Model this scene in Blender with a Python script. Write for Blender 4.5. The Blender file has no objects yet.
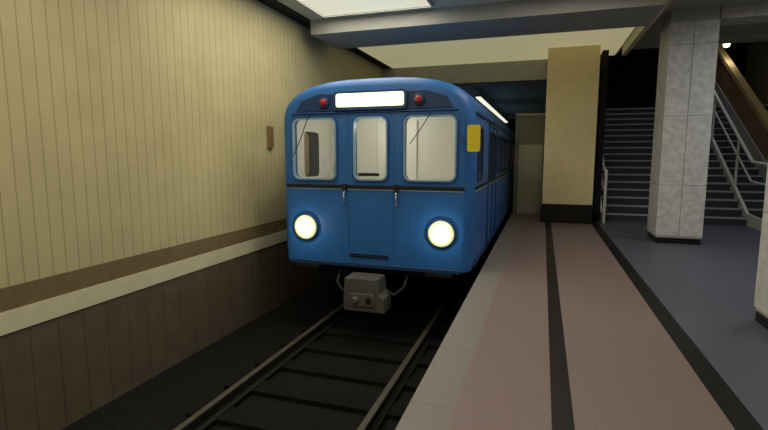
import bpy, bmesh, math
from mathutils import Vector
S=bpy.context.scene
S.view_settings.view_transform='Standard'
def lin(c):
    return tuple(((v/255)/12.92 if v/255<=.04045 else ((v/255+.055)/1.055)**2.4) for v in c)+(1,)
# ---------------- materials
def mat(name,c,rough=.6,metal=0,noise=0,nscale=30,emit=None,es=0,spec=.4):
    m=bpy.data.materials.new(name);m.use_nodes=True
    nt=m.node_tree;b=nt.nodes['Principled BSDF']
    col=lin(c);b.inputs['Base Color'].default_value=col
    b.inputs['Roughness'].default_value=rough;b.inputs['Metallic'].default_value=metal
    b.inputs['Specular IOR Level'].default_value=spec
    if noise:
        tc=nt.nodes.new('ShaderNodeTexCoord');n=nt.nodes.new('ShaderNodeTexNoise')
        n.inputs['Scale'].default_value=nscale;n.inputs['Detail'].default_value=6
        r=nt.nodes.new('ShaderNodeValToRGB')
        r.color_ramp.elements[0].position=.3;r.color_ramp.elements[1].position=.7
        r.color_ramp.elements[0].color=tuple(v*(1-noise) for v in col[:3])+(1,)
        r.color_ramp.elements[1].color=tuple(min(1,v*(1+noise)) for v in col[:3])+(1,)
        nt.links.new(tc.outputs['Object'],n.inputs['Vector']);nt.links.new(n.outputs['Fac'],r.inputs['Fac'])
        nt.links.new(r.outputs['Color'],b.inputs['Base Color'])
    if emit:
        b.inputs['Emission Color'].default_value=lin(emit);b.inputs['Emission Strength'].default_value=es
    return m
def groove(m,axis,pitch,width,dark=.35,offset=0.0):
    """darken + recess joint lines perpendicular to a world axis"""
    nt=m.node_tree;b=nt.nodes['Principled BSDF'];L=nt.links.new
    tc=nt.nodes.new('ShaderNodeTexCoord');s=nt.nodes.new('ShaderNodeSeparateXYZ');L(tc.outputs['Object'],s.inputs[0])
    a=nt.nodes.new('ShaderNodeMath');a.operation='ADD';a.inputs[1].default_value=offset+1000*pitch
    d=nt.nodes.new('ShaderNodeMath');d.operation='DIVIDE';d.inputs[1].default_value=pitch
    f=nt.nodes.new('ShaderNodeMath');f.operation='FRACT'
    g=nt.nodes.new('ShaderNodeMath');g.operation='LESS_THAN';g.inputs[1].default_value=width/pitch
    L(s.outputs['XYZ'.index(axis)],a.inputs[0]);L(a.outputs[0],d.inputs[0]);L(d.outputs[0],f.inputs[0]);L(f.outputs[0],g.inputs[0])
    mx=nt.nodes.new('ShaderNodeMix');mx.data_type='RGBA';mx.blend_type='MULTIPLY'
    bc=b.inputs['Base Color']
    if bc.links: L(bc.links[0].from_socket,mx.inputs[6])
    else: mx.inputs[6].default_value=bc.default_value
    mx.inputs[7].default_value=(dark,dark,dark,1)
    L(g.outputs[0],mx.inputs[0]);L(mx.outputs[2],bc)
    bp=nt.nodes.new('ShaderNodeBump');bp.invert=True;bp.inputs['Strength'].default_value=.3;bp.inputs['Distance'].default_value=.01
    L(g.outputs[0],bp.inputs['Height'])
    if b.inputs['Normal'].links: L(b.inputs['Normal'].links[0].from_socket,bp.inputs['Normal'])
    L(bp.outputs[0],b.inputs['Normal'])
    return m
M={}
M['cream']=groove(mat('cream_panel',(188,177,136),.6,noise=.06,nscale=3),'Y',.13,.010,.62)
M['bandbrown']=mat('brown_band',(116,100,72),.5,noise=.1,nscale=8)
M['bandcream']=mat('cream_band',(208,202,172),.5,noise=.05,nscale=8)
M['lowtile']=groove(mat('dark_tile',(90,80,66),.6,noise=.15,nscale=5),'Y',.26,.012,.6)
M['mauve']=mat('mauve_granite',(120,104,100),.55,noise=.14,nscale=60)
groove(M['mauve'],'Y',.6,.008,.85)
M['edge']=groove(mat('edge_stone',(118,115,110),.6,noise=.12,nscale=50),'Y',.9,.012,.75)
M['blackstrip']=mat('black_granite',(14,13,14),.5,noise=.2,nscale=60,spec=.25)
M['greyfloor']=mat('grey_granite',(80,84,96),.5,noise=.15,nscale=60)
M['ceil']=mat('ceiling_plaster',(212,208,182),.8,noise=.04,nscale=4)
M['beam']=mat('beam_grey',(165,165,160),.7,noise=.06,nscale=4)
M['dark']=mat('dark_concrete',(30,29,28),.8,noise=.2,nscale=6)
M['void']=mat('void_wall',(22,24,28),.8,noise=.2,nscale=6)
M['bed']=mat('track_bed',(23,22,21),.9,noise=.4,nscale=25,spec=.15)
M['sleeper']=mat('sleeper',(20,19,18),.9,noise=.3,nscale=15,spec=.15)
M['rail']=mat('rail_steel',(84,78,68),.55,.3,noise=.1,nscale=20)
M['railweb']=mat('rail_rust',(26,24,21),.85,.1,noise=.3,nscale=20)
M['marble']=mat('grey_marble',(196,196,193),.45,noise=.18,nscale=11)
groove(M['marble'],'Z',1.15,.012,.6,.15)
M['pier']=mat('pier_cream',(238,220,168),.5,noise=.05,nscale=5)
M['black']=mat('black_base',(16,15,15),.35)
M['blue']=mat('train_blue',(38,100,170),.45,noise=.1,nscale=2.5,spec=.45)
M['bluedk']=mat('train_blue_dark',(26,56,98),.45)
M['seam']=mat('train_seam_blue',(29,80,140),.45)
M['roof']=mat('train_roof',(48,92,138),.6,noise=.1,nscale=3)
M['rubber']=mat('rubber',(18,20,24),.6)
M['trim']=mat('light_trim',(130,165,190),.4)
M['int']=mat('cab_cream',(225,224,214),.7)
M['chrome']=mat('chrome',(190,190,190),.25,.9)
M['steel']=mat('coupler_grey',(88,88,82),.65,.2,noise=.2,nscale=14)
M['under']=mat('underframe',(20,20,20),.7,.2)
M['yellow']=mat('yellow_card',(225,205,40),.5)
M['red']=mat('red_lens',(170,30,25),.3)
M['head2']=mat('globe_glow',(240,235,190),.3,emit=(240,240,220),es=1.0)
M['sign']=mat('lit_sign',(250,250,210),.4,emit=(246,252,190),es=1.2)
M['tube']=mat('fluorescent',(255,255,240),.4,emit=(255,250,225),es=1.0)
M['panel']=mat('light_panel',(240,238,215),.5,emit=(250,246,215),es=.6)
M['bayglow']=mat('ceiling_painted_glow',(220,215,185),.6,noise=.03,nscale=2,emit=(225,215,165),es=.38)  # emission painted in so the plaster bay looks lit; no lamp
M['stair']=mat('stair_granite',(48,52,58),.6,noise=.15,nscale=30)
M['nosing']=mat('stair_nosing',(155,158,156),.5)
M['white']=mat('white_rail',(225,225,220),.4)
M['wood']=mat('brown_balustrade',(135,108,72),.4,noise=.15,nscale=5)
M['woodlt']=mat('tan_handrail',(180,155,100),.4)
M['green']=mat('green_grey_wall',(122,124,106),.7,noise=.08,nscale=5)
M['door']=mat('green_grey_door',(172,172,150),.6,noise=.06,nscale=5)
def headmat(name,cx,cz,r):
    """lamp lens: emission fades from centre to rim, painting the soft bloom into it"""
    m=mat(name,(240,235,190),.3);nt=m.node_tree;b=nt.nodes['Principled BSDF'];L=nt.links.new
    tc=nt.nodes.new('ShaderNodeTexCoord');s=nt.nodes.new('ShaderNodeSeparateXYZ');L(tc.outputs['Object'],s.inputs[0])
    def mth(op,a,b_):
        n=nt.nodes.new('ShaderNodeMath');n.operation=op
        for k,v in enumerate((a,b_)):
            if isinstance(v,(int,float)):n.inputs[k].default_value=v
            elif v is not None:L(v,n.inputs[k])
        return n.outputs[0]
    dx=mth('SUBTRACT',s.outputs[0],cx);dz=mth('SUBTRACT',s.outputs[2],cz)
    d=mth('DIVIDE',mth('SQRT',mth('ADD',mth('MULTIPLY',dx,dx),mth('MULTIPLY',dz,dz)),None),r)
    rp=nt.nodes.new('ShaderNodeValToRGB');L(d,rp.inputs[0]);e=rp.color_ramp.elements
    e[0].position=.0;e[0].color=(1,.98,.85,1);e[1].position=1;e[1].color=(.03,.05,.035,1)
    q=e.new(.5);q.color=(.75,.74,.48,1);q=e.new(.78);q.color=(.2,.22,.12,1)
    L(rp.outputs[0],b.inputs['Emission Color']);b.inputs['Emission Strength'].default_value=2.0
    return m
gl=bpy.data.materials.new('window_glass');gl.use_nodes=True
nt=gl.node_tree;nt.nodes.clear()
o=nt.nodes.new('ShaderNodeOutputMaterial');mx=nt.nodes.new('ShaderNodeMixShader');t=nt.nodes.new('ShaderNodeBsdfTransparent');g=nt.nodes.new('ShaderNodeBsdfGlossy')
g.inputs['Roughness'].default_value=.05;mx.inputs[0].default_value=.07
nt.links.new(t.outputs[0],mx.inputs[1]);nt.links.new(g.outputs[0],mx.inputs[2]);nt.links.new(mx.outputs[0],o.inputs[0])
M['glass']=gl
# ---------------- mesh helpers
def obj(name,verts,faces,m,parent=None,smooth=False,bevel=0):
    me=bpy.data.meshes.new(name);me.from_pydata(verts,[],faces);me.update()
    bm=bmesh.new();bm.from_mesh(me);bmesh.ops.recalc_face_normals(bm,faces=bm.faces);bm.to_mesh(me);bm.free()
    ob=bpy.data.objects.new(name,me);S.collection.objects.link(ob)
    if m: me.materials.append(M[m])
    if parent: ob.parent=parent
    if smooth:
        for p in me.polygons:p.use_smooth=True
        me.set_sharp_from_angle(angle=math.radians(35))
    if bevel:
        b=ob.modifiers.new('bevel','BEVEL');b.width=bevel;b.segments=2
    return ob
BF=[(0,1,3,2),(4,6,7,5),(0,4,5,1),(2,3,7,6),(0,2,6,4),(1,5,7,3)]
def bv(x0,x1,y0,y1,z0,z1): return [(x,y,z) for x in(x0,x1) for y in(y0,y1) for z in(z0,z1)]
def box(name,x0,x1,y0,y1,z0,z1,m,parent=None,bevel=0):
    return obj(name,bv(x0,x1,y0,y1,z0,z1),BF,m,parent,bevel=bevel)
def boxes(name,L,m,parent=None,bevel=0):
    V=[];F=[]
    for b in L:
        k=len(V);V+=bv(*b);F+=[tuple(i+k for i in f) for f in BF]
    return obj(name,V,F,m,parent,bevel=bevel)
def empty(name,loc=(0,0,0)):
    e=bpy.data.objects.new(name,None);S.collection.objects.link(e);e.location=(0,0,0);return e
def prism(name,pts,axis,a,b,m,parent=None,smooth=False,bevel=0):
    def P(p,t):
        if axis=='X':return (t,p[0],p[1])
        if axis=='Y':return (p[0],t,p[1])
        return (p[0],p[1],t)
    n=len(pts);V=[P(p,a) for p in pts]+[P(p,b) for p in pts]
    F=[tuple(range(n)),tuple(range(2*n-1,n-1,-1))]+[(i,(i+1)%n,n+(i+1)%n,n+i) for i in range(n)]
    return obj(name,V,F,m,parent,smooth,bevel)
def rr(x0,x1,z0,z1,r,n=5):
    out=[]
    for cx,cz,a0 in((x1-r,z1-r,0),(x0+r,z1-r,90),(x0+r,z0+r,180),(x1-r,z0+r,270)):
        for i in range(n+1):
            a=math.radians(a0+90*i/n);out.append((cx+r*math.cos(a),cz+r*math.sin(a)))
    return out
def ring(name,outer,inner,axis,a,b,m,parent=None):
    def P(p,t): return (t,p[0],p[1]) if axis=='X' else (p[0],t,p[1])
    n=len(outer);V=[P(p,a) for p in outer]+[P(p,a) for p in inner]+[P(p,b) for p in outer]+[P(p,b) for p in inner]
    F=[]
    for i in range(n):
        j=(i+1)%n
        F+=[(i,j,n+j,n+i),(2*n+i,3*n+i,3*n+j,2*n+j),(i,2*n+i,2*n+j,j),(n+i,n+j,3*n+j,3*n+i)]
    return obj(name,V,F,m,parent)
def tube(name,pts,r,m,parent=None):
    c=bpy.data.curves.new(name,'CURVE');c.dimensions='3D';c.bevel_depth=r;c.bevel_resolution=3;c.use_fill_caps=True
    s=c.splines.new('POLY');s.points.add(len(pts)-1)
    for p,q in zip(s.points,pts):p.co=(*q,1)
    t=bpy.data.objects.new(name,c);S.collection.objects.link(t)
    dg=bpy.context.evaluated_depsgraph_get();me=bpy.data.meshes.new_from_object(t.evaluated_get(dg))
    bpy.data.objects.remove(t);o=bpy.data.objects.new(name,me);S.collection.objects.link(o)
    me.materials.clear();me.materials.append(M[m])
    for p in me.polygons:p.use_smooth=True
    if parent:o.parent=parent
    return o
def lathe(name,prof,c,axis,m,parent=None,n=28):
    V=[];F=[]
    for r,t in prof:
        for i in range(n):
            a=2*math.pi*i/n;u=r*math.cos(a);v=r*math.sin(a)
            V.append((c[0]+u,c[1]+t,c[2]+v) if axis=='Y' else (c[0]+t,c[1]+u,c[2]+v) if axis=='X' else (c[0]+u,c[1]+v,c[2]+t))
    for k in range(len(prof)-1):
        for i in range(n):
            j=(i+1)%n;F.append((k*n+i,k*n+j,(k+1)*n+j,(k+1)*n+i))
    F.append(tuple(range(n)));F.append(tuple((len(prof)-1)*n+i for i in range(n)))
    return obj(name,V,F,m,parent,smooth=True)
# ================= room
CZ=3.85; WX=-4.2; BED=-1.05; YB=-6; YE=34
w=empty('wall_left')
box('lower_tiles',WX-.2,WX,YB,YE,BED,.03,'lowtile',w)
box('cream_band',WX-.2,WX+.012,YB,YE,.03,.22,'bandcream',w)
box('brown_band',WX-.2,WX+.006,YB,YE,.22,.42,'bandbrown',w)
box('upper_panels',WX-.2,WX,YB,YE,.42,4.1,'cream',w)
fl=empty('floor')
box('platform_edge_stone',-.72,-.45,YB,YE,-.12,0,'edge',fl)
box('mauve_paving',-.45,.105,YB,YE,-.12,0,'mauve',fl)
box('black_inlay',.105,.227,YB,YE,-.12,0.0,'blackstrip',fl)
box('mauve_paving_2',.227,1.07,YB,YE,-.12,0,'mauve',fl)
box('black_inlay_2',1.07,1.22,YB,YE,-.12,0.0,'blackstrip',fl)
box('grey_paving',1.22,8,YB,YE,-.12,0,'greyfloor',fl)
box('platform_foundation',-.62,8,YB,YE,BED,-.12,'dark',fl)
box('track_bed_floor',WX-.2,-.62,YB,YE,BED-.2,BED,'bed',fl)
# ceiling
c=empty('ceiling')
box('slab',-3.95,1.55,YB,12.7,CZ,CZ+.3,'ceil',c)
box('cove_gap_shade',WX,-3.95,YB,12.7,3.83,4.1,'dark',c)  # dark box standing in for the shaded gap beside the wall
box('slab_hall',1.55,8,YB,11.9,CZ+.02,CZ+.3,'beam',c)
box('slab_far',WX,1.18,12.95,YE,3.6,4.1,'ceil',c)
box('bay_glow_sheet',-3.93,1.5,9.12,12.68,CZ-.03,CZ,'bayglow',c)  # glowing sheet in place of lit ceiling plaster
bl=[(-3.95,1.55,y,y+1.2,3.6,CZ) for y in (-1.9,3.0,7.9)]
boxes('trim_1',bl,'beam')
box('trim_2',1.55,1.64,YB,11.9,3.66,CZ+.02,'ceil')
box('trim_3',WX,1.18,12.7,12.95,3.35,4.1,'beam')
boxes('trim_4',[(2.65,8,y,y+.5,3.7,CZ+.02) for y in (-1,4.2,9.4)],'marble')
box('trim_5',1.64,8,11.6,11.9,3.78,CZ+.02,'beam')
boxes('trim_6',[(WX,.08,y,y+.4,3.4,3.6) for y in (19,26)],'beam')
# walls
box('wall_back',WX-.2,8,YB-.2,YB,BED,4.15,'cream')
box('wall_right',7.8,8,YB,24,0,7,'pier')
box('wall_far',WX-.2,8,YE,YE+.2,BED,4.1,'green')
box('wall_tunnel_side',.08,1.18,12.9,YE,0,4.1,'green')
sv=empty('wall_stairwell')
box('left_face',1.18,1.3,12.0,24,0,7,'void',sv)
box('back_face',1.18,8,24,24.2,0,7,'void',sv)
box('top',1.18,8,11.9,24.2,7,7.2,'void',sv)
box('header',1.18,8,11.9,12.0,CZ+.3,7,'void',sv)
# pier
p=empty('wall_pier')
box('shaft',.02,1.07,11.4,12.69,.42,CZ-.03,'pier',p)
box('plinth',.0,1.09,11.37,12.69,0,.42,'black',p,bevel=.01)
# end booth
b=empty('wall_platform_end')
box('panel',-.70,.07,12.98,13.08,0,2.5,'green',b)
box('door_frame_top',-.66,.05,12.93,12.98,1.79,1.86,'green',b)
box('cap',-.70,.08,12.95,13.12,2.5,2.56,'beam',b)
b=empty('door_1')
box('door_leaf',-.6,-.0,12.94,12.979,0.0,1.78,'door',b,bevel=.008)
box('handle',-.5,-.46,12.9,12.94,.9,1.05,'chrome',b)
# columns
def column(y0):
    e=empty('marble_column')
    x0,x1,y1=1.9,2.6,y0+.72
    xm=(x0+x1)/2;ym=(y0+y1)/2
    g=.005
    boxes('cladding',[(x0,xm-g,y0,ym-g,.13,3.66),(xm+g,x1,y0,ym-g,.13,3.66),(x0,xm-g,ym+g,y1,.13,3.66),(xm+g,x1,ym+g,y1,.13,3.66)],'marble',e)
    box('core',x0+.01,x1-.01,y0+.01,y1-.01,.1,CZ+.02,'beam',e)
    box('plinth',x0+.015,x1-.015,y0+.015,y1-.015,0,.13,'black',e)
for y in (9.25,4.42,-.6): column(y)
# ================= stairs
R=.172;T=.277;NS=17;SX0,SX1=1.38,4.18;SY=12.1
def flight(name,x0,x1):
    e=empty(name)
    pts=[(SY,0)]
    for i in range(NS):
        pts+=[(SY+i*T,(i+1)*R),(SY+(i+1)*T,(i+1)*R)]
    pts+=[(23.9,NS*R),(23.9,0)]
    prism('treads',pts,'X',x0,x1,'stair',e)
    boxes('nosings',[(x0,x1,SY+i*T-.015,SY+i*T+.045,(i+1)*R-.034,(i+1)*R+.004) for i in range(NS)],'nosing',e)
    return e
f1=flight('staircase',SX0,SX1);f2=flight('staircase',4.3,7.75)
sl=R/T
def balus(name,x,h,y0,y1,np=5):
    e=empty(name)
    z=lambda y:max(0,(y-SY)*sl)
    for k,hh in enumerate((h,h-.4)):
        tube('rail_%d'%k,[(x,y0,hh),(x,SY+.1,hh+.06),(x,y1,z(y1)+hh)],.036 if k==0 else .022,'white',e)
    for n in range(np+1):
        y=y0+(y1-y0)*n/np
        tube('post_%d'%n,[(x,y,z(y)-.0),(x,y,z(y)+h)],.03,'white',e)
    pts=[(y0,.0),(SY+.1,.0),(y1,z(y1)-.02),(y1,z(y1)+.22),(SY+.1,.26),(y0,.2)]
    prism('stringer',pts,'X',x-.03,x+.03,'white',e)
balus('stair_railing',1.34,1.15,11.6,16.8)
balus('stair_railing',4.24,1.3,11.2,16.8,3)
e=empty('wooden_balustrade')
z=lambda y:(y-SY)*sl
prism('panel',[(12.3,.6),(20.2,z(20.2)+.1),(20.2,z(20.2)+1.25),(12.3,1.3)],'X',4.94,5.02,'wood',e)
prism('handrail',[(12.2,1.26),(20.3,z(20.3)+1.25),(20.3,z(20.3)+1.38),(12.2,1.42)],'X',4.9,5.06,'woodlt',e)
prism('skirt',[(12.2,0),(12.7,.0),(20.3,z(20.3)-.4),(20.3,z(20.3)+.3),(12.2,.62)],'X',4.92,5.04,'beam',e)
e=empty('stair_lamp')
lathe('globe',[(.01,-.1),(.07,-.08),(.1,0),(.07,.08),(.01,.1)],(4.87,16.6,4.66),'Z','head2',e)
tube('stem',[(4.87,16.6,4.74),(4.87,16.6,6.99)],.015,'black',e)
# ================= track
XC=-2.18; RT=-.865
def railway(x):
    e=empty('running_rail')
    prof=[(-.07,BED+.05),(.07,BED+.05),(.07,BED+.065),(.012,BED+.08),(.012,RT-.035),(.036,RT-.03),(.036,RT-.004),(-.036,RT-.004),(-.036,RT-.03),(-.012,RT-.035),(-.012,BED+.08),(-.07,BED+.065)]
    prism('web',[(x+a,b) for a,b in prof],'Y',YB,YE,'railweb',e)
    box('head',x-.028,x+.028,YB,YE,RT-.004,RT,'rail',e)
railway(XC-.76);railway(XC+.76)
e=empty('railway_sleepers')
boxes('sleepers',[(XC-1.05,XC+1.05,YB+i*.6,YB+i*.6+.24,BED,BED+.05) for i in range(66)],'sleeper',e)
e=empty('contact_rail')
box('cover',-1.06,-.96,YB,YE,-.8,-.76,'railweb',e)
box('conductor',-1.03,-.99,YB,YE,-.86,-.8,'rail',e)
boxes('brackets',[(-1.05,-.97,YB+i*2.5,YB+i*2.5+.1,BED,-.86) for i in range(16)],'under',e)
# ================= train
YF=6.06;YR=24.9;HW=1.36;ZT=2.53
tr=empty('subway_train')
def section(inset):
    pts=[];w=HW-inset
    pts.append((w-.02,.0));pts.append((w,.35));pts.append((w,1.2))
    n=22;zb=1.9;bz=ZT-inset*.9-zb
    for i in range(n+1):
        a=math.pi*i/n;cx=math.cos(a);sx=math.sin(a);q=2/2.9
        pts.append((math.copysign(abs(cx)**q,cx)*w,zb+bz*abs(sx)**q))
    pts+=[(-w,1.2),(-w,.35),(-w+.02,.0)]
    return pts
D=.2;I=.13
secs=[(YF+D*(1-math.cos(math.pi/2*k/6)),I*(1-math.sin(math.pi/2*k/6))) for k in range(7)]
secs+=[(YR-.2,0),(YR,.1)]
V=[];F=[]
for y,i in secs:
    V+=[(XC+a,y,b) for a,b in section(i)]
n=len(section(0))
for k in range(len(secs)-1):
    for i in range(n):
        j=(i+1)%n;F.append((k*n+i,k*n+j,(k+1)*n+j,(k+1)*n+i))
F.append(tuple(range(n)));F.append(tuple((len(secs)-1)*n+i for i in range(n)))
body=obj('body',V,F,'blue',tr)
cut=[]
def addcut(o):cut.append(o)
addcut(box('c',XC-1.2,XC+1.2,YF+.09,YF+1.35,.7,2.14,'int'))
addcut(box('c',XC-1.28,XC+1.28,YF+1.45,YR-.15,.12,2.14,'int'))
WZ0,WZ1=1.18,2.0
fw=[(XC-1.14,XC-.5),(XC-.23,XC+.23),(XC+.47,XC+1.14)]
for a,b_ in fw: addcut(prism('c',rr(a,b_,WZ0,WZ1,.09),'Y',YF-.1,YF+.15,'bluedk'))
sw=[]
y=YF+.42
side=[('cab',y,y+.5)]
yy=YF+1.75
lay=[]
for unit in range(4):
    lay.append(('door',yy,yy+1.3));yy+=1.55
    for q in range(3):
        if unit<3: lay.append(('win',yy,yy+.85));yy+=1.0
    yy+=.1
for kind,a,b_ in side+lay:
    if kind=='door':
        m_=(a+b_)/2
        for u,v in((a+.14,m_-.1),(m_+.1,b_-.14)): sw.append((u,v,1.12,1.86))
    else: sw.append((a,b_,1.18,1.86))
for a,b_,z0,z1 in sw:
    if b_<YR-.3: addcut(prism('c',rr(a,b_,z0,z1,.08,3),'X',XC-1.6,XC+1.6,'bluedk'))
for o in cut:
    md=body.modifiers.new('b','BOOLEAN');md.operation='DIFFERENCE';md.object=o;md.solver='EXACT'
    try: md.material_mode='TRANSFER'
    except Exception: pass
dg=bpy.context.evaluated_depsgraph_get();dg.update()
me=bpy.data.meshes.new_from_object(body.evaluated_get(dg));body.modifiers.clear();body.data=me
for o in cut: bpy.data.objects.remove(o)
for p_ in me.polygons:p_.use_smooth=True
me.set_sharp_from_angle(angle=math.radians(28))
for k,(a,b_) in enumerate(fw):
    ring('front_frame_%d'%k,rr(a-.03,b_+.03,WZ0-.03,WZ1+.03,.11),rr(a+.005,b_-.005,WZ0+.005,WZ1-.005,.085),'Y',YF-.02,YF+.03,'seam',tr)
    ring('front_gasket_%d'%k,rr(a-.01,b_+.01,WZ0-.01,WZ1+.01,.1),rr(a+.01,b_-.01,WZ0+.01,WZ1-.01,.08),'Y',YF-.03,YF+.02,'trim',tr)
    prism('front_glass_%d'%k,rr(a,b_,WZ0,WZ1,.09),'Y',YF+.025,YF+.031,'glass',tr)
i=0
for sgn in(-1,1):
    for a,b_,z0,z1 in sw:
        if b_<YR-.3:
            x=XC+sgn*HW
            ring('side_frame_%d'%i,rr(a-.03,b_+.03,z0-.03,z1+.03,.1,3),rr(a+.005,b_-.005,z0+.005,z1-.005,.075,3),'X',x-.012,x+.012,'rubber',tr)
            prism('side_glass_%d'%i,rr(a,b_,z0,z1,.08,3),'X',x-.03*sgn,x-.034*sgn,'glass',tr);i+=1
    for kind,a,b_ in lay:
        if kind=='door' and b_<YR-.3:
            x=XC+sgn*(HW+.004);m_=(a+b_)/2
            boxes('door_edge_%d'%i,[(x-.01,x+.01,a-.02,a+.01,.08,1.98),(x-.01,x+.01,b_-.01,b_+.02,.08,1.98),(x-.01,x+.01,m_-.012,m_+.012,.08,1.98),(x-.01,x+.01,a,b_,1.97,2.0)],'bluedk',tr);i+=1
bx=HW-.10
boxes('belt_front',[(XC-bx,XC+bx,YF-.012,YF+.02,1.055,1.105)],'rubber',tr)
boxes('belt_front_light',[(XC-bx,XC+bx,YF-.009,YF+.02,1.04,1.052)],'trim',tr)
for sgn in(-1,1):
    x=XC+sgn*HW
    boxes('belt_side',[(x-.008,x+.008,YF+.2,YR-.25,1.055,1.1)],'rubber',tr)
    boxes('belt_side_light',[(x-.006,x+.006,YF+.2,YR-.25,1.03,1.05)],'trim',tr)
    boxes('rain_gutter',[(x-.03,x+.015,YF+.22,YR-.25,2.03,2.06)],'bluedk',tr)
    boxes('lower_moulding',[(x-.012,x+.012,YF+.22,YR-.25,.03,.07)],'bluedk',tr)
ring('front_door_seam',rr(XC-.33,XC+.33,.1,2.07,.06),rr(XC-.322,XC+.322,.108,2.062,.055),'Y',YF-.002,YF+.02,'seam',tr)
box('front_visor',XC-1.16,XC+1.16,YF-.03,YF+.05,2.065,2.085,'seam',tr,bevel=.008)
prism('front_fascia',[(XC-1.1,2.09),(XC+1.1,2.09),(XC+1.02,2.24),(XC+.75,2.33),(XC-.75,2.33),(XC-1.02,2.24)],'Y',YF-.015,YF+.03,'bluedk',tr,bevel=.01)
prism('sign_housing',rr(XC-.51,XC+.51,2.1,2.345,.05),'Y',YF-.05,YF,'bluedk',tr)
prism('destination_sign',rr(XC-.47,XC+.47,2.14,2.315,.03),'Y',YF-.058,YF-.04,'sign',tr)
def pl(name,loc,en,col,r=.1,par=None):
    l=bpy.data.lights.new(name,'POINT');l.energy=en;l.color=col;l.shadow_soft_size=r
    o=bpy.data.objects.new(name,l);S.collection.objects.link(o);o.location=loc
    if par:o.parent=par
for s in(-1,1):
    key='head%d'%s;M[key]=headmat('headlamp_bloom_lens_%d'%(s+2),XC+s*.97,.5,.175)
    lathe('marker_lamp_ring',[(.075,0),(.075,-.03),(.055,-.04)],(XC+s*.66,YF-.012,2.21),'Y','bluedk',tr)
    lathe('marker_lamp',[(.045,0),(.045,-.045),(.025,-.06)],(XC+s*.66,YF-.012,2.21),'Y','red',tr)
    lathe('headlamp_rim',[(.19,.02),(.19,-.02),(.18,-.03),(.17,-.03)],(XC+s*.97,YF,.5),'Y','seam',tr)
    lathe('headlamp_lens',[(.175,-.02),(.17,-.035),(.13,-.05),(.09,-.06),(.05,-.065),(.01,-.067)],(XC+s*.97,YF,.5),'Y',key,tr)
    pl('headlamp_halo_light',(XC+s*.97,YF-.13,.5),3.0,(1,.97,.8),.02,tr)  # added point light ahead of the lens, casts a halo on the body
    tube('grab_handle',[(XC+s*.37,YF,1.02),(XC+s*.37,YF-.06,1.0),(XC+s*.37,YF-.06,.86),(XC+s*.37,YF,.84)],.01,'chrome',tr)
    box('door_bracket',XC+s*.37-.03,XC+s*.37+.03,YF-.04,YF,1.04,1.12,'rubber',tr)
    box('front_step',XC+s*.95-.18,XC+s*.95+.18,YF-.04,YF+.2,-.07,-.03,'under',tr)
for s in(-.3,0,.3): pl('sign_light',(XC+s,YF-.14,2.23),.4,(.98,1,.8),.03,tr)
tube('wiper_1',[(XC-1.12,YF-.05,1.5),(XC-1.0,YF-.05,1.75),(XC-.9,YF-.05,2.0),(XC-.88,YF-.02,2.06)],.006,'rubber',tr)
tube('wiper_2',[(XC+.83,YF-.05,2.05),(XC+.7,YF-.05,1.85),(XC+.55,YF-.05,1.65)],.006,'rubber',tr)
box('number_plate',XC-.17,XC+.12,YF-.02,YF,1.23,1.27,'rubber',tr)
boxes('lower_vent',[(XC-.3,XC+.25,YF-.015,YF+.01,.115+.03*k,.13+.03*k) for k in range(2)],'rubber',tr)
box('lower_apron',XC-1.22,XC+1.22,YF-.015,YF+.1,-.03,.03,'bluedk',tr,bevel=.01)
prism('route_card',rr(XC+1.28,XC+1.44,1.55,1.88,.03),'Y',YF-.03,YF-.015,'yellow',tr)
box('route_card_bracket',XC+1.2,XC+1.35,YF-.015,YF+.03,1.68,1.76,'seam',tr)
box('cab_seat_back',XC-.95,XC-.6,YF+.9,YF+1.0,.9,1.4,'steel',tr,bevel=.03)
box('cab_console',XC-1.15,XC-.3,YF+.12,YF+.5,.71,1.1,'bluedk',tr,bevel=.03)
box('cab_partition_door',XC-.36,XC+.3,YF+1.3,YF+1.34,.71,2.05,'int',tr,bevel=.01)
boxes('underframe',[(XC-1.2,XC+1.2,YF+.15,YR-.15,-.12,0.0),(XC-.9,XC+.9,YF+6,YF+9,-.62,-.12),(XC-.9,XC+.9,YF+9.6,YF+12.4,-.55,-.12)],'under',tr)
k=0
for by in(YF+2.9,YR-2.9):
    boxes('bogie_frame_%d'%k,[(XC-.98,XC-.86,by-1.5,by+1.5,-.5,-.28),(XC+.86,XC+.98,by-1.5,by+1.5,-.5,-.28),(XC-.9,XC+.9,by-.25,by+.25,-.5,-.12),(XC-.9,XC+.9,by-1.5,by-1.4,-.46,-.32)],'under',tr)
    for dy in(-1.05,1.05):
        for s in(-1,1):
            lathe('wheel_%d'%k,[(.1,-.07),(.39,-.065),(.4,-.065),(.4,0),(.39,.065),(.1,.07)],(XC+s*.76,by+dy,RT+.4),'X','under',tr);k+=1
        tube('axle_%d'%k,[(XC-.86,by+dy,RT+.42),(XC+.86,by+dy,RT+.42)],.07,'under',tr)
    k+=1
box('coupler_shank',XC-.12,XC+.12,YF-.1,YF+1.2,-.42,-.2,'under',tr)
prism('coupler_head',[(XC-.27,-.1),(XC+.2,-.1),(XC+.22,-.3),(XC+.29,-.36),(XC+.29,-.56),(XC-.29,-.56),(XC-.29,-.36)],'Y',YF-.30,YF+.02,'steel',tr,bevel=.02)
prism('coupler_face',rr(XC-.2,XC+.16,-.48,-.3,.04),'Y',YF-.33,YF-.30,'steel',tr,bevel=.01)
lathe('coupler_cone',[(.05,0),(.05,-.03),(.03,-.05)],(XC-.1,YF-.33,-.39),'Y','steel',tr,16)
lathe('coupler_socket',[(.04,0),(.04,-.01),(.03,-.01)],(XC+.08,YF-.33,-.39),'Y','under',tr,16)
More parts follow.
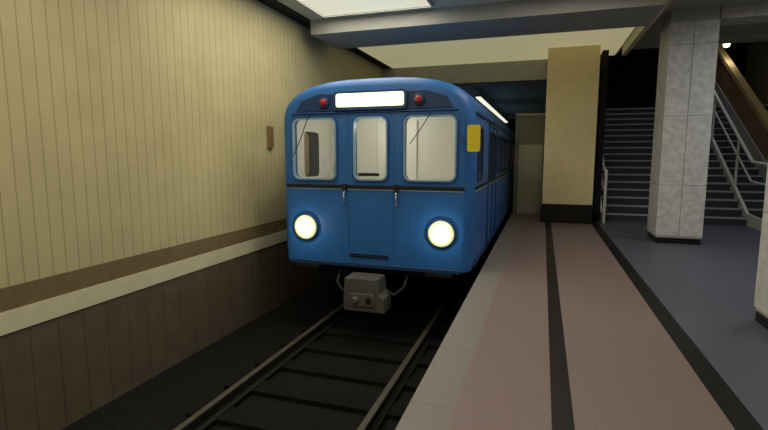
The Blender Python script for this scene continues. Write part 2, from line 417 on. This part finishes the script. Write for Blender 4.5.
tube('brake_hose',[(XC+.5,YF+.1,-.1),(XC+.48,YF-.05,-.25),(XC+.36,YF-.1,-.35),(XC+.28,YF-.1,-.3)],.02,'rubber',tr)
tube('brake_hose_2',[(XC-.5,YF+.1,-.1),(XC-.48,YF-.05,-.25),(XC-.38,YF-.1,-.35),(XC-.3,YF-.1,-.3)],.02,'rubber',tr)
for q in range(8):
    yq=YF+1.2+q*2.2
    prism('roof_vent_%d'%q,[(XC-.3,2.46),(XC+.3,2.46),(XC+.24,2.58),(XC-.24,2.58)],'Y',yq,yq+.5,'roof',tr)
e=empty('wall_sign')
box('plaque',WX,WX+.04,6.78,6.93,1.62,1.97,'wood',e,bevel=.005)
box('plaque_face',WX+.04,WX+.045,6.8,6.91,1.65,1.94,'bandbrown',e)
# ================= luminaires
def area(x0,x1,y0,y1,z,power,col,e):
    l=bpy.data.lights.new('panel_light','AREA');l.shape='RECTANGLE';l.size=x1-x0;l.size_y=y1-y0;l.energy=power;l.color=col
    o=bpy.data.objects.new('panel_light',l);S.collection.objects.link(o);o.location=((x0+x1)/2,(y0+y1)/2,z);o.parent=e
WARM=(1,.92,.73)
def panel(x0,x1,y0,y1,z,power,col=WARM):
    e=empty('ceiling_light_panel')
    box('diffuser',x0,x1,y0,y1,z-.02,z-.001,'panel',e)
    boxes('frame',[(x0-.04,x0,y0-.04,y1+.04,z-.04,z-.001),(x1,x1+.04,y0-.04,y1+.04,z-.04,z-.001),(x0,x1,y0-.04,y0,z-.04,z-.001),(x0,x1,y1,y1+.04,z-.04,z-.001)],'beam',e)
    if power: area(x0,x1,y0,y1,z-.03,power,col,e)
panel(-3.6,-1.75,-.5,2.8,CZ,74)
panel(-3.6,-1.75,4.4,7.7,CZ,72)
panel(-3.6,-1.75,-5.4,-2.1,CZ,55)
panel(3.6,4.8,1.2,3.4,CZ,42,(.88,.93,1))  # both hall panels are unseen, added to light the columns
panel(3.6,4.8,6.2,8.4,CZ,46,(.88,.93,1))
panel(-.3,.9,-.2,2.2,CZ,32,(1,.9,.8))  # both platform panels are unseen, added as fill light
panel(-.3,.9,5.0,7.2,CZ,36,(1,.9,.76))
e=empty('ceiling_fluorescent_strip')
box('housing',-2.12,-1.9,15.5,28,3.33,3.4,'beam',e)
boxes('hangers',[(-2.03,-1.99,y,y+.04,3.4,3.6) for y in (16,20.5,24.5,27.5)],'beam',e)
box('lamp',-2.08,-1.94,15.6,27.9,3.29,3.33,'tube',e)
area(-2.08,-1.94,15.6,27.9,3.28,18,WARM,e)
lathe('cab_lamp',[(.1,0),(.1,-.03),(.06,-.05)],(XC,YF+.75,2.14),'Z','sign',tr)
pl('cab_light',(XC,YF+.55,2.0),11,(1,.98,.91),.08,tr)
for q in range(4): pl('saloon_light',(XC,YF+3+q*4,2.0),12,(1,.92,.8),.1,tr)
pl('stair_light',(4.87,16.4,4.4),12,(.95,.95,1),.1,bpy.data.objects['stair_lamp'])
e=empty('stair_fill_light')  # unseen light added to brighten the steps
box('body',2.2,3.6,13.4,13.7,6.92,7.0,'tube',e)
area(2.2,3.6,13.4,13.7,6.9,24,(.95,.96,1),e)
W=bpy.data.worlds.new('world');S.world=W;W.use_nodes=True
W.node_tree.nodes['Background'].inputs[0].default_value=(.05,.05,.05,1)
cam=bpy.data.cameras.new('camera');cam.sensor_width=36;cam.lens=22.5
co=bpy.data.objects.new('camera',cam);S.collection.objects.link(co)
co.location=(0,0,1.51);co.rotation_euler=(math.radians(90-7.125),0,math.radians(18.2))
S.camera=co
